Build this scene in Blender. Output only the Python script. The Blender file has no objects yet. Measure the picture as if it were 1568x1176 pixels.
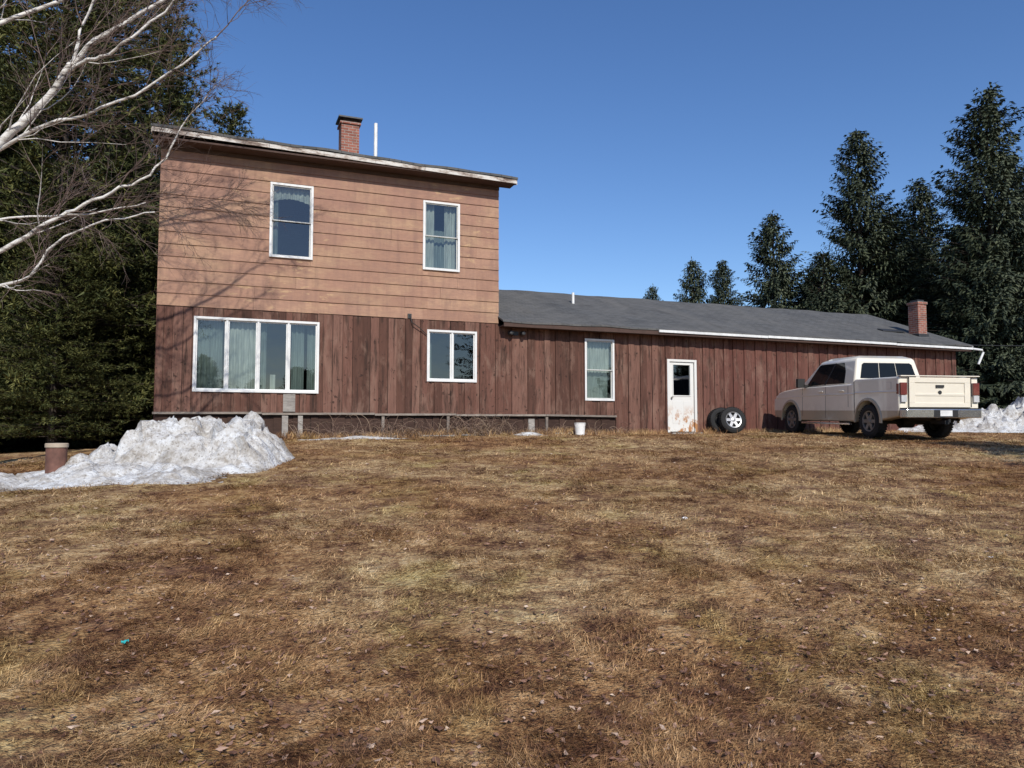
import bpy, math, random
import numpy as np
from mathutils import Vector, Matrix, noise as mn

sc = bpy.context.scene
R = math.radians

# ------------------------------------------------------------------ helpers
def link(o):
    sc.collection.objects.link(o); return o

class MB:
    def __init__(s): s.v=[]; s.f=[]; s.m=[]
    def add(s, vs, fs, mi=0):
        b=len(s.v); s.v.extend([tuple(p) for p in vs])
        for f in fs:
            s.f.append(tuple(b+i for i in f)); s.m.append(mi)
    def box(s,x0,x1,y0,y1,z0,z1,mi=0):
        s.add([(x0,y0,z0),(x1,y0,z0),(x1,y1,z0),(x0,y1,z0),(x0,y0,z1),(x1,y0,z1),(x1,y1,z1),(x0,y1,z1)],
              [(0,3,2,1),(4,5,6,7),(0,1,5,4),(1,2,6,5),(2,3,7,6),(3,0,4,7)],mi)
    def hexa(s,pts,mi=0):
        s.add(pts,[(0,3,2,1),(4,5,6,7),(0,1,5,4),(1,2,6,5),(2,3,7,6),(3,0,4,7)],mi)
    def prism(s,poly,y0,y1,mi=0):
        n=len(poly)
        vs=[(p[0],y0,p[1]) for p in poly]+[(p[0],y1,p[1]) for p in poly]
        fs=[tuple(range(n)),tuple(reversed(range(n,2*n)))]
        for i in range(n):
            j=(i+1)%n; fs.append((i,i+n,j+n,j))
        s.add(vs,fs,mi)
    def tube(s,pts,rad,n=6,mi=0,cap=True):
        pts=[Vector(p) for p in pts]; vs=[]; fs=[]
        up=Vector((0.13,0.21,1)).normalized()
        L=len(pts)
        for i,p in enumerate(pts):
            d=(pts[min(i+1,L-1)]-pts[max(i-1,0)])
            if d.length<1e-6: d=Vector((0,0,1))
            d.normalize()
            a=d.cross(up)
            if a.length<.05: a=d.cross(Vector((1,0,0)))
            a.normalize(); b=d.cross(a)
            r=rad[i] if hasattr(rad,'__len__') else rad
            for k in range(n):
                t=2*math.pi*k/n
                vs.append(p+a*(r*math.cos(t))+b*(r*math.sin(t)))
        for i in range(L-1):
            for k in range(n):
                k2=(k+1)%n
                fs.append((i*n+k,i*n+k2,(i+1)*n+k2,(i+1)*n+k))
        if cap:
            fs.append(tuple(reversed(range(n)))); fs.append(tuple((L-1)*n+k for k in range(n)))
        s.add(vs,fs,mi)
    def lathe(s,prof,n,mat4,mi=0):
        vs=[];fs=[];L=len(prof)
        for (a,r) in prof:
            for k in range(n):
                t=2*math.pi*k/n
                vs.append(mat4@Vector((r*math.cos(t),a,r*math.sin(t))))
        for i in range(L-1):
            for k in range(n):
                k2=(k+1)%n
                fs.append((i*n+k,i*n+k2,(i+1)*n+k2,(i+1)*n+k))
        s.add(vs,fs,mi)
    def obj(s,name,mats,parent=None,smooth=False,bevel=0,recalc=True,autos=None,seg=2):
        me=bpy.data.meshes.new(name)
        me.from_pydata(s.v,[],s.f)
        for m in mats: me.materials.append(m)
        me.polygons.foreach_set('material_index',s.m)
        if recalc:
            import bmesh
            bm=bmesh.new(); bm.from_mesh(me); bmesh.ops.recalc_face_normals(bm,faces=bm.faces); bm.to_mesh(me); bm.free()
        if smooth: me.polygons.foreach_set('use_smooth',[True]*len(me.polygons))
        if autos: 
            try: me.set_sharp_from_angle(angle=R(autos))
            except Exception: pass
        me.update()
        o=link(bpy.data.objects.new(name,me))
        if bevel:
            md=o.modifiers.new('bev','BEVEL'); md.width=bevel; md.segments=seg; md.limit_method='ANGLE'; md.angle_limit=R(35)
        if parent: o.parent=parent
        return o

def empty(name,loc=(0,0,0),rot=(0,0,0)):
    e=link(bpy.data.objects.new(name,None)); e.location=loc; e.rotation_euler=rot; return e

class NT:
    def __init__(s,name):
        s.mat=bpy.data.materials.new(name); s.mat.use_nodes=True
        s.nt=s.mat.node_tree; s.b=s.nt.nodes['Principled BSDF']; s.out=s.nt.nodes['Material Output']
    def n(s,t,**kw):
        nd=s.nt.nodes.new(t)
        for k,v in kw.items(): setattr(nd,k,v)
        return nd
    def l(s,a,b): s.nt.links.new(a,b)
    def coord(s,scale=(1,1,1)):
        tc=s.n('ShaderNodeTexCoord'); mp=s.n('ShaderNodeMapping'); mp.inputs['Scale'].default_value=scale
        s.l(tc.outputs['Object'],mp.inputs['Vector']); return mp.outputs['Vector']
    def noise(s,scale,det=4,rough=.6,vec=None,dist=0):
        nd=s.n('ShaderNodeTexNoise'); nd.inputs['Scale'].default_value=scale; nd.inputs['Detail'].default_value=det
        nd.inputs['Roughness'].default_value=rough; nd.inputs['Distortion'].default_value=dist
        if vec is None: vec=s.coord()
        s.l(vec,nd.inputs['Vector']); return nd.outputs['Fac']
    def ramp(s,fac,stops,interp='LINEAR'):
        r=s.n('ShaderNodeValToRGB'); cr=r.color_ramp; cr.interpolation=interp
        while len(cr.elements)<len(stops): cr.elements.new(.5)
        for e,(p,c) in zip(cr.elements,stops):
            e.position=p
            if not hasattr(c,'__len__'): c=(c,c,c)
            e.color=(*c,1)
        s.l(fac,r.inputs['Fac']); return r.outputs['Color']
    def mix(s,fac,a,b,mode='MIX'):
        m=s.n('ShaderNodeMix'); m.data_type='RGBA'; m.blend_type=mode
        if hasattr(fac,'is_linked'): s.l(fac,m.inputs[0])
        else: m.inputs[0].default_value=fac
        for v,i in ((a,6),(b,7)):
            if hasattr(v,'is_linked'): s.l(v,m.inputs[i])
            else: m.inputs[i].default_value=(*v,1) if len(v)==3 else v
        return m.outputs[2]
    def math(s,op,a,b=0):
        m=s.n('ShaderNodeMath'); m.operation=op
        for v,i in ((a,0),(b,1)):
            if hasattr(v,'is_linked'): s.l(v,m.inputs[i])
            else: m.inputs[i].default_value=v
        return m.outputs[0]
    def island(s):
        return s.n('ShaderNodeNewGeometry').outputs['Random Per Island']
    def bump(s,h,strength=.3,dist=.02):
        b=s.n('ShaderNodeBump'); b.inputs['Strength'].default_value=strength; b.inputs['Distance'].default_value=dist
        s.l(h,b.inputs['Height']); s.l(b.outputs['Normal'],s.b.inputs['Normal'])
    def col(s,c):
        if hasattr(c,'is_linked'): s.l(c,s.b.inputs['Base Color'])
        else: s.b.inputs['Base Color'].default_value=(*c,1)
    def set(s,rough=.6,metal=0,spec=.5,coat=0):
        s.b.inputs['Roughness'].default_value=rough; s.b.inputs['Metallic'].default_value=metal
        s.b.inputs['Specular IOR Level'].default_value=spec; s.b.inputs['Coat Weight'].default_value=coat
        return s.mat

def simple(name,c,rough=.6,metal=0,spec=.5,coat=0,var=.15,scale=6):
    m=NT(name); f=m.noise(scale,5,.6)
    a=tuple(x*(1-var) for x in c); b=tuple(min(1,x*(1+var)) for x in c)
    m.col(m.ramp(f,[(.3,a),(.7,b)])); return m.set(rough,metal,spec,coat)

# ------------------------------------------------------------------ terrain
def vnoise(x,y,scale,seed=0):
    x=np.asarray(x,float)*scale+seed*17.3; y=np.asarray(y,float)*scale+seed*7.7
    xi=np.floor(x);yi=np.floor(y);fx=x-xi;fy=y-yi
    fx=fx*fx*(3-2*fx);fy=fy*fy*(3-2*fy)
    def h(a,b):
        v=np.sin(a*127.1+b*311.7+seed*3.1)*43758.5453
        return v-np.floor(v)
    return (h(xi,yi)*(1-fx)+h(xi+1,yi)*fx)*(1-fy)+(h(xi,yi+1)*(1-fx)+h(xi+1,yi+1)*fx)*fy

PY=[-300,-40,-10,0,5,10,14,18,22,30,60,300]
PZ=[-14,-4,-2.4,-1.62,-1.17,-.73,-.44,-.20,-.09,-.1,-.4,-2]
def terr(x,y,det=True):
    x=np.asarray(x,float); y=np.asarray(y,float)
    z=sum(np.interp(y+d,PY,PZ) for d in (-1.5,-.75,0,.75,1.5))/5
    lf=np.clip(-5-x,0,16); z=z-.06*lf
    if det:
        z=z+(vnoise(x,y,.35,1)-.5)*.05+(vnoise(x,y,1.6,2)-.5)*.03+(vnoise(x,y,4,3)-.5)*.028
    return z
def tz(x,y): return float(terr(x,y))

def ground_color(m):
    v=m.coord()
    big=m.noise(.33,3,.6,v); mid=m.noise(1.5,4,.7,v,.4); clump=m.noise(5.2,4,.72,v,.5)
    fine=m.noise(34,3,.8,m.coord((1,.6,1)),.6)
    f=m.math('ADD',m.math('MULTIPLY',mid,.44),m.math('MULTIPLY',clump,.56))
    f=m.math('ADD',m.math('MULTIPLY',f,.68),m.math('MULTIPLY',fine,.32))
    c=m.ramp(f,[(.395,(.085,.042,.026)),(.45,(.205,.115,.062)),(.50,(.375,.240,.118)),(.55,(.53,.375,.195)),(.62,(.74,.575,.35))])
    bigr=m.ramp(big,[(.42,0),(.58,1)])
    c=m.mix(bigr,m.mix(.8,c,(.72,.58,.50),'MULTIPLY'),c)
    g=m.ramp(m.noise(.8,3,.6,m.coord((1.3,.8,1))),[(.52,0),(.68,.6)])
    c=m.mix(g,c,m.mix(1,c,(.80,.90,.60),'MULTIPLY'))
    rd=m.ramp(m.noise(2.4,4,.7,m.coord((1,1.4,1))),[(.54,0),(.66,.6)])
    c=m.mix(rd,c,(.165,.085,.058))
    return c,fine,clump

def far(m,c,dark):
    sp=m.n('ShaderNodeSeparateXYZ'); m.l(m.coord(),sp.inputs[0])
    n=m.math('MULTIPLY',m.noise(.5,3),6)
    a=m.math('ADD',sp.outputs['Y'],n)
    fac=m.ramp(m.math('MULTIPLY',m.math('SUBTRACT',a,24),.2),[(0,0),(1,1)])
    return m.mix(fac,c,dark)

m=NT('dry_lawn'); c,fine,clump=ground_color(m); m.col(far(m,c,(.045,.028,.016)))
m.bump(m.math('ADD',m.math('MULTIPLY',m.noise(34,2,.8),.5),m.noise(5.2,3,.7)),1.0,.07); M_GROUND=m.set(.95,spec=.1)
m=NT('grass_blades'); c,fine,clump=ground_color(m)
isl=m.island(); c=m.mix(1,c,m.ramp(isl,[(0,(.42,.38,.34)),(.5,(.95,.92,.88)),(.85,(1.3,1.3,1.28)),(1,(1.8,1.85,1.95))]),'MULTIPLY'); m.col(c); M_BLADE=m.set(.75,spec=.2)

def build_ground():
    def axis(lo,a,b,hi,st):
        fine=np.arange(a,b,st); l=[];p=a;d=st
        while p>lo: d*=1.35; p-=d; l.append(p)
        r=[];p=fine[-1];d=st
        while p<hi: d*=1.35; p+=d; r.append(p)
        return np.concatenate([l[::-1],fine,r])
    xs=axis(-900,-17,20,900,.12); ys=axis(-600,1,26,1500,.12)
    X,Y=np.meshgrid(xs,ys); Z=terr(X,Y)
    nx,ny=len(xs),len(ys)
    V=np.stack([X,Y,Z],-1).reshape(-1,3)
    i=np.arange(nx*ny).reshape(ny,nx)
    F=np.stack([i[:-1,:-1],i[:-1,1:],i[1:,1:],i[1:,:-1]],-1).reshape(-1,4)
    me=bpy.data.meshes.new('ground'); me.from_pydata(V.tolist(),[],F.tolist())
    me.polygons.foreach_set('use_smooth',[True]*len(me.polygons)); me.materials.append(M_GROUND)
    link(bpy.data.objects.new('ground',me))
build_ground()

def tri_mesh(name,V,mat):
    N=len(V)
    me=bpy.data.meshes.new(name); me.vertices.add(3*N); me.vertices.foreach_set('co',V.ravel())
    me.loops.add(3*N); me.loops.foreach_set('vertex_index',np.arange(3*N,dtype=np.int32))
    me.polygons.add(N); me.polygons.foreach_set('loop_start',np.arange(0,3*N,3,dtype=np.int32))
    me.update(calc_edges=True); me.validate(); me.materials.append(mat)
    return link(bpy.data.objects.new(name,me))
def build_blades():
    rs=np.random.RandomState(5); N=480000
    Y=np.exp(rs.uniform(math.log(2.7),math.log(21),N)); X=rs.uniform(-.82,.82,N)*Y
    s=(X-4.98)*.930+(Y-22.2)*.366; t=-(X-4.98)*.366+(Y-22.2)*.930
    k=(t<-.12); X=X[k];Y=Y[k]
    dens=vnoise(X,Y,2.2,9)*.5+vnoise(X,Y,6.5,10)*.5
    k=rs.rand(len(X))<np.clip(dens*2.6-.62,.08,1); X=X[k];Y=Y[k];dens=dens[k]; N=len(X)
    az=vnoise(X,Y,.9,11)*8+vnoise(X,Y,4.5,12)*3+rs.normal(0,1.1,N); el=np.abs(rs.normal(.12,.34,N))
    L=rs.uniform(.020,.065,N)*(.6+.8*dens)*(1+.03*Y); W=.0016*(Y/3.5)**.8*rs.uniform(.7,1.5,N)
    Z=terr(X,Y)+rs.uniform(0,.016,N)
    dx=np.cos(az)*np.cos(el);dy=np.sin(az)*np.cos(el);dz=np.sin(el)
    px=-np.sin(az);py=np.cos(az)
    V=np.empty((N,3,3))
    V[:,0]=np.stack([X-px*W,Y-py*W,Z],-1); V[:,1]=np.stack([X+px*W,Y+py*W,Z+W*.6],-1)
    V[:,2]=np.stack([X+dx*L,Y+dy*L,Z+dz*L],-1)
    tri_mesh('dry_grass',V,M_BLADE)
build_blades()

def build_leaves():
    rs=random.Random(3); mb=MB()
    for i in range(8500):
        y=math.exp(rs.uniform(math.log(2.8),math.log(19))); x=rs.uniform(-.75,.75)*y
        if mn.noise(Vector((x*.6,y*.6,3)))<-.02+rs.uniform(-.3,.2): continue
        z=tz(x,y)+rs.uniform(.006,.024); r=rs.uniform(.006,.019)*(1+.03*y); a=rs.uniform(0,6.28)
        pts=[]
        for k in range(6):
            t=a+k*math.pi/3; rr=r*(1.35 if k in(0,3) else .6)
            pts.append((x+rr*math.cos(t),y+rr*math.sin(t),z+rs.uniform(-.008,.010)))
        mb.add(pts,[(0,1,2,3),(0,3,4,5)])
    m=NT('leaf_litter'); m.col(m.ramp(m.island(),[(0,(.10,.05,.033)),(.5,(.21,.115,.08)),(.8,(.34,.20,.14)),(1,(.55,.42,.32))])); 
    mb.obj('dead_leaves',[m.set(.8,spec=.2)],recalc=False)
build_leaves()

# ------------------------------------------------------------------ materials of the house
def m_siding():
    m=NT('faded_siding'); v=m.coord()
    blot=m.noise(.9,5,.65,m.coord((.8,1,1.6))); fine=m.noise(14,5,.7,m.coord((.5,1,2)))
    c=m.ramp(m.island(),[(0,(.325,.182,.124)),(.5,(.365,.207,.140)),(1,(.41,.240,.162))])
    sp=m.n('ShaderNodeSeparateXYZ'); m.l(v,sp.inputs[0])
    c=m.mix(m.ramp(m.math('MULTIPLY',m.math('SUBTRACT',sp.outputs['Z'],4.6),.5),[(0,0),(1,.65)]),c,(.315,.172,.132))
    c=m.mix(m.ramp(blot,[(.47,0),(.64,.6)]),c,(.46,.30,.18))
    sp2=m.noise(3.3,4,.6,m.coord((.9,1,2.2))); mask=m.ramp(m.noise(.5,2,.5,m.coord()),[(.52,0),(.62,1)])
    c=m.mix(m.math('MULTIPLY',m.ramp(sp2,[(.57,0),(.66,.75)]),mask),c,(.57,.38,.21))
    st=m.noise(5,5,.7,m.coord((1.2,1,.15))); c=m.mix(m.ramp(st,[(.46,0),(.72,.5)]),c,(.19,.11,.088))
    c=m.mix(m.ramp(fine,[(.3,.35),(.6,0)]),c,(.21,.12,.085))
    dirt=m.noise(2.2,6,.75,m.coord((.5,1,1.5))); c=m.mix(m.ramp(dirt,[(.50,0),(.68,.5)]),c,(.23,.135,.105))
    m.col(c); m.bump(fine,.25,.01); return m.set(.75,spec=.25)
def m_boards():
    m=NT('red_boards'); grain=m.noise(9,6,.7,m.coord((2.6,1,.22)),.5); wear=m.noise(1.6,6,.72,m.coord((1.8,1,.6)),.3); isl=m.island()
    c=m.ramp(isl,[(0,(.078,.038,.028)),(.35,(.118,.056,.040)),(.7,(.158,.074,.054)),(1,(.205,.108,.080))])
    sp=m.n('ShaderNodeSeparateXYZ'); m.l(m.coord(),sp.inputs[0])
    red=m.ramp(m.math('MULTIPLY',m.math('ADD',sp.outputs['X'],1.5),.3),[(0,0),(1,.65)])
    c=m.mix(red,c,(.140,.052,.040))
    c=m.mix(m.ramp(grain,[(.42,.0),(.7,.6)]),c,(.052,.028,.020))
    c=m.mix(m.ramp(wear,[(.50,0),(.70,.7)]),c,(.25,.155,.115))
    dk=m.noise(2.3,5,.7,m.coord((3.5,1,.35))); c=m.mix(m.ramp(dk,[(.53,0),(.66,.8)]),c,(.033,.020,.015))
    kn=m.noise(7,3,.6,m.coord((1.4,1,1))); c=m.mix(m.ramp(kn,[(.63,0),(.69,.8)]),c,(.028,.017,.013))
    m.col(c); m.bump(grain,.4,.012); return m.set(.8,spec=.2)
def m_weather(name='weathered_wood',a=(.10,.07,.052),b=(.24,.19,.155),dk=.7):
    m=NT(name); g=m.noise(8,6,.7,m.coord((.6,1,2.5)),.4); w=m.noise(2.2,5,.7)
    c=m.ramp(g,[(.3,a),(.65,b)]); c=m.mix(m.ramp(w,[(.5,0),(.7,dk)]),c,tuple(x*.45 for x in a)); c=m.mix(m.ramp(m.island(),[(0,.5),(1,0)]),c,tuple(x*.7 for x in a))
    m.col(c); m.bump(g,.4,.01); return m.set(.85,spec=.2)
def m_fascia(name='fascia_paint',white=(.62,.59,.54)):
    m=NT(name); w=m.noise(2.6,6,.75,m.coord((.7,1,3))); m.col(m.ramp(w,[(.38,(.12,.08,.06)),(.46,(.36,.30,.25)),(.55,white)])); m.bump(w,.3,.01); return m.set(.75)
def m_shingle():
    m=NT('asphalt_shingles'); br=m.n('ShaderNodeTexBrick'); m.l(m.coord(),br.inputs['Vector'])
    br.inputs['Scale'].default_value=1; br.inputs['Brick Width'].default_value=.30; br.inputs['Row Height'].default_value=.135
    br.inputs['Mortar Size'].default_value=.008; br.inputs['Color1'].default_value=(.085,.086,.086,1); br.inputs['Color2'].default_value=(.13,.130,.128,1); br.inputs['Mortar'].default_value=(.035,.035,.036,1)
    w=m.noise(.8,5,.65,m.coord((1,.5,1))); c=m.mix(m.ramp(w,[(.35,.0),(.7,.6)]),br.outputs['Color'],(.16,.152,.14))
    dk=m.noise(1.7,5,.7,m.coord((1.6,.5,1))); c=m.mix(m.ramp(dk,[(.52,0),(.68,.5)]),c,(.05,.048,.046))
    g=m.noise(60,3,.7); c=m.mix(m.ramp(g,[(.4,.35),(.6,0)]),c,(.05,.05,.05))
    m.col(c); m.bump(br.outputs['Fac'],.35,-.01); return m.set(.9,spec=.2)
def m_brick():
    m=NT('chimney_brick'); br=m.n('ShaderNodeTexBrick')
    tc=m.n('ShaderNodeTexCoord'); sp=m.n('ShaderNodeSeparateXYZ'); m.l(tc.outputs['Object'],sp.inputs[0]); cb=m.n('ShaderNodeCombineXYZ')
    m.l(m.math('ADD',sp.outputs['X'],sp.outputs['Y']),cb.inputs[0]); m.l(sp.outputs['Z'],cb.inputs[1]); m.l(cb.outputs[0],br.inputs['Vector'])
    br.inputs['Scale'].default_value=1; br.inputs['Brick Width'].default_value=.21; br.inputs['Row Height'].default_value=.075; br.inputs['Mortar Size'].default_value=.008
    br.inputs['Color1'].default_value=(.22,.07,.045,1); br.inputs['Color2'].default_value=(.33,.12,.08,1); br.inputs['Mortar'].default_value=(.32,.28,.24,1)
    c=m.mix(m.ramp(m.noise(3,5,.7),[(.48,0),(.72,.6)]),br.outputs['Color'],(.07,.05,.045)); m.col(c); m.bump(br.outputs['Fac'],.4,-.01); return m.set(.9)
M_SID=m_siding(); M_BRD=m_boards(); M_WEA=m_weather('weathered_rail',(.17,.14,.12),(.36,.31,.26),.5); M_SKT=m_weather('skirt_wood',(.046,.027,.021),(.085,.050,.038),.4); M_POLE=m_weather('pole_wood')
M_GRY=m_weather('grey_patch_wood',(.22,.20,.18),(.42,.39,.35)); M_FAS=m_fascia(); M_SHI=m_shingle(); M_BRK=m_brick()
M_WHT=simple('white_vinyl',(.72,.72,.70),.4,var=.07,scale=3); M_SHEATH=simple('dark_sheathing',(.03,.02,.016),.9)
M_SOF=simple('brown_soffit',(.07,.04,.03),.85); M_MET=simple('dark_metal',(.05,.05,.05),.5,.4); M_DRIP=simple('white_drip_edge',(.68,.68,.66),.5,var=.15)
M_PIPE=simple('white_pvc',(.75,.75,.73),.45); M_SASH=simple('sash_vinyl',(.48,.48,.45),.45,var=.1)
def m_glass():
    m=NT('window_glass'); m.nt.nodes.remove(m.b)
    tr=m.n('ShaderNodeBsdfTransparent'); tr.inputs[0].default_value=(.74,.80,.78,1); gl=m.n('ShaderNodeBsdfGlossy'); gl.inputs['Roughness'].default_value=.015; gl.inputs[0].default_value=(1,1,1,1)
    lw=m.n('ShaderNodeLayerWeight'); fac=m.math('ADD',m.math('MULTIPLY',m.math('POWER',lw.outputs['Facing'],3.0),.7),.10)
    bp=m.n('ShaderNodeBump'); bp.inputs['Strength'].default_value=.08; bp.inputs['Distance'].default_value=.05; m.l(m.noise(1.4,2,.5),bp.inputs['Height']); m.l(bp.outputs[0],gl.inputs['Normal'])
    mx=m.n('ShaderNodeMixShader'); m.l(fac,mx.inputs[0]); m.l(tr.outputs[0],mx.inputs[1]); m.l(gl.outputs[0],mx.inputs[2]); m.l(mx.outputs[0],m.out.inputs[0]); return m.mat
M_GLS=m_glass()
def m_curtain(name,c):
    m=NT(name); f=m.noise(6,4,.6,m.coord((4,1,.3))); m.col(m.ramp(f,[(.35,tuple(x*.6 for x in c)),(.65,c)])); return m.set(.9,spec=.1)
M_CU1=m_curtain('curtain_grey',(.19,.225,.21)); M_CU2=m_curtain('curtain_pale',(.43,.45,.41))

# ------------------------------------------------------------------ house (local x along front wall, y back, z up)
ANG=math.atan2(.366,.930)
house=empty('wooden_house',(4.98,22.2,0),(0,0,ANG))
def H2W(s,t,z=0): return (4.98+.930*s-.366*t, 22.2+.366*s+.930*t, z)
SL,SM,SR=-14.06,-5.774,11.45
OPEN={'big':(-13.285,-10.463,.895,2.63),'small':(-7.721,-6.382,1.26,2.59),'upl':(-11.655,-10.654,4.18,6.0),
      'upr':(-7.849,-6.867,4.17,5.98),'long':(-3.165,-2.248,.83,2.56),'door':(-.463,.52,-.07,2.06)}
rg=random.Random(11)
def cells(a,b,z0,z1,ops):
    out=[]
    cuts=sorted({a,b,*[o[0] for o in ops if a<o[0]<b],*[o[1] for o in ops if a<o[1]<b]})
    for i in range(len(cuts)-1):
        u,v=cuts[i],cuts[i+1]; mid=(u+v)/2; segs=[(z0,z1)]
        for o in ops:
            if o[0]<mid<o[1]:
                ns=[]
                for (p,q) in segs:
                    if o[3]<=p or o[2]>=q: ns.append((p,q)); continue
                    if o[2]>p: ns.append((p,o[2]))
                    if o[3]<q: ns.append((o[3],q))
                segs=ns
        for (p,q) in segs: out.append((u,v,p,q))
    return out
ops=list(OPEN.values())
mb=MB()
for (u,v,p,q) in cells(SL,SM,-.9,6.66,ops): mb.box(u,v,0,.13,p,q)
for (u,v,p,q) in cells(SM,SR,-.6,2.84,ops): mb.box(u,v,0,.13,p,q)
D=8.0
mb.box(SL,SM,D-.13,D,-.9,6.66); mb.box(SL,SL+.13,.13,D-.13,-.9,6.66); mb.box(SM-.13,SM,.13,D-.13,-.9,6.66)
mb.box(SM,SR,D-.13,D,-.6,2.84); mb.box(SL+.13,SM-.13,.13,D-.13,3.0,3.15); mb.box(SL+.13,SR,.13,D-.13,-.25,-.12)
mb.obj('wall_frame',[M_SHEATH],house)
def side_wall(mat,x,sgn,y0,y1,z0,z1,name):
    w=MB(); y=y0
    while y<y1:
        w.box(min(x,x+sgn*.03),max(x,x+sgn*.03),y+.004,min(y+.22,y1),z0,z1); y+=.225
    w.obj(name,[mat],house)
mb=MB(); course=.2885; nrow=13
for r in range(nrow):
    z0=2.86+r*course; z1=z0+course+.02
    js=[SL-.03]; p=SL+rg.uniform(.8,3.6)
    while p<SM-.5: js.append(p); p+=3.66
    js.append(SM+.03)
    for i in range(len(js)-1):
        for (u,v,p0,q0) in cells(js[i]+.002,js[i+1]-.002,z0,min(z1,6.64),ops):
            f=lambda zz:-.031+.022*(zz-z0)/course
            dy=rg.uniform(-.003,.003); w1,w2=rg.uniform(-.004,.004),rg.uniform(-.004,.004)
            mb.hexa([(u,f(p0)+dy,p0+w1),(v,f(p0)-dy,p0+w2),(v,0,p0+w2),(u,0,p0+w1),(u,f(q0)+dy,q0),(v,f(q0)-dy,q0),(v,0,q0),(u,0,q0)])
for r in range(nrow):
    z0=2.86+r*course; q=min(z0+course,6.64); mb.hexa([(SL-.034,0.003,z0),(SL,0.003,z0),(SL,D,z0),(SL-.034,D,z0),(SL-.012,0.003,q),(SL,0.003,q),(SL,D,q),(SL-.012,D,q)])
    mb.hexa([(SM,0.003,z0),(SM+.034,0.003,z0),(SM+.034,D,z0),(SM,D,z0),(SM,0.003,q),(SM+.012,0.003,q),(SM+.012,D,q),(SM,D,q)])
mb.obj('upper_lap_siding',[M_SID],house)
def boards(a,b,z0,z1,name,mat,jz0=.03,jz1=.0,yb=-.022,w0=.15,w1=.27):
    mb=MB(); x=a; k=0
    while x<b-.02:
        w=rg.uniform(w0,w1); e=min(x+w,b); k+=1
        y=yb-(.022 if k%2 else 0)-rg.uniform(0,.004); g=rg.uniform(.003,.011)
        for (u,v,p,q) in cells(x+g,e-g*.3,z0-rg.uniform(0,jz0),z1+rg.uniform(-jz1,jz1*.2),ops):
            if q-p>.02 and v-u>.01: mb.box(u,v,y,0,p,q)
        x=e
    return mb.obj(name,[mat],house)
boards(SL-.02,SM,.42,2.845,'lower_board_siding',M_BRD,.06,.012)
boards(SM,-2.2,.42,2.78,'wing_board_siding_a',M_BRD,.06)
boards(-2.2,SR,-.14,2.78,'wing_board_siding_b',M_BRD,.04,w0=.16,w1=.26)
boards(SL,-2.2,-.75,.36,'skirt_boards',M_SKT,.05,.05,-.012,.14,.34)
side_wall(M_BRD,SL,-1,0,D,-.7,2.845,'end_boards_left'); side_wall(M_BRD,SR,1,0,D,-.4,2.8,'end_boards_right')
mb=MB()
x=SL-.05
while x<-2.2:
    e=min(x+rg.uniform(1.8,3.4),-2.2); d=rg.uniform(-.012,.012); mb.hexa([(x,-.13,.365+d),(e-.01,-.13,.37-d),(e-.01,-.047,.37-d),(x,-.047,.365+d),(x,-.13,.415+d),(e-.01,-.13,.42-d),(e-.01,-.047,.42-d),(x,-.047,.415+d)]); x=e
for s0 in (-11.3,-10.93,-8.9,-7.2,-4.4): mb.box(s0,s0+.07,-.10,-.04,-.3,.36)
mb.obj('skirt_rail',[M_WEA],house)
mb=MB(); mb.box(-11.28,-11.0,-.095,-.05,.44,.86); mb.box(-11.30,-11.16,-.12,-.105,-.35,.34); mb.box(-10.93,-10.82,-.12,-.105,-.35,.34); mb.box(-4.9,-4.72,-.07,-.035,-.3,.3); mb.obj('grey_patch_boards',[M_GRY],house)

# windows
fr=MB(); gl=MB(); cu=MB()
def window(key,kind,trim=.045):
    a,b,z0,z1=OPEN[key]; yo=-.062
    fr.box(a-.01,a+trim,yo,.09,z0-.01,z1+.01); fr.box(b-trim,b+.01,yo,.09,z0-.01,z1+.01)
    fr.box(a+trim,b-trim,yo+.002,.09,z1-trim,z1+.01); fr.box(a+trim,b-trim,yo-.012,.09,z0-.01,z0+trim)
    A,B,Z0,Z1=a+trim,b-trim,z0+trim,z1-trim
    st=.028 if kind=='dh' else .03; sm=1 if kind=='dh' else 0
    def sash(p,q,r,t,y):
        fr.box(p,p+st,y-.015,y+.015,r,t,sm); fr.box(q-st,q,y-.015,y+.015,r,t,sm)
        fr.box(p+st,q-st,y-.014,y+.014,t-st,t,sm); fr.box(p+st,q-st,y-.014,y+.014,r,r+st,sm)
        gl.add([(p+st,y,r+st),(q-st,y,r+st),(q-st,y,t-st),(p+st,y,t-st)],[(0,1,2,3)])
    if kind=='dh':
        mz=(Z0+Z1)/2; sash(A,B,mz-.02,Z1,-.018); sash(A,B,Z0,mz+.018,.02)
    else:
        n=kind; w=(B-A-.045*(n-1))/n
        for i in range(n):
            p=A+i*(w+.045); sash(p,p+w,Z0,Z1,0.0)
            if i<n-1: fr.box(p+w,p+w+.045,yo+.012,.07,Z0,Z1)
def curtain(p,q,r,t,y,mi,amp=.02,wl=.11,sag=0):
    n=max(6,int((q-p)/.018)); vs=[];fs=[]
    ph=rg.uniform(0,6)
    for j in range(5):
        for i in range(n+1):
            x=p+(q-p)*i/n; zz=r+(t-r)*j/4+sag*(1-j/4)*math.sin(math.pi*i/n); vs.append((x,y+amp*math.sin(x*6.283/wl+ph+.5*math.sin(x*9))+.006*math.sin(x*40+j),zz))
    for j in range(4):
        for i in range(n): k=j*(n+1)+i; fs.append((k,k+1,k+n+2,k+n+1))
    cu.add(vs,fs,mi)
window('big',4); window('small',2); window('upl','dh'); window('upr','dh'); window('long','dh')
a,b,z0,z1=OPEN['big']
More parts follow.
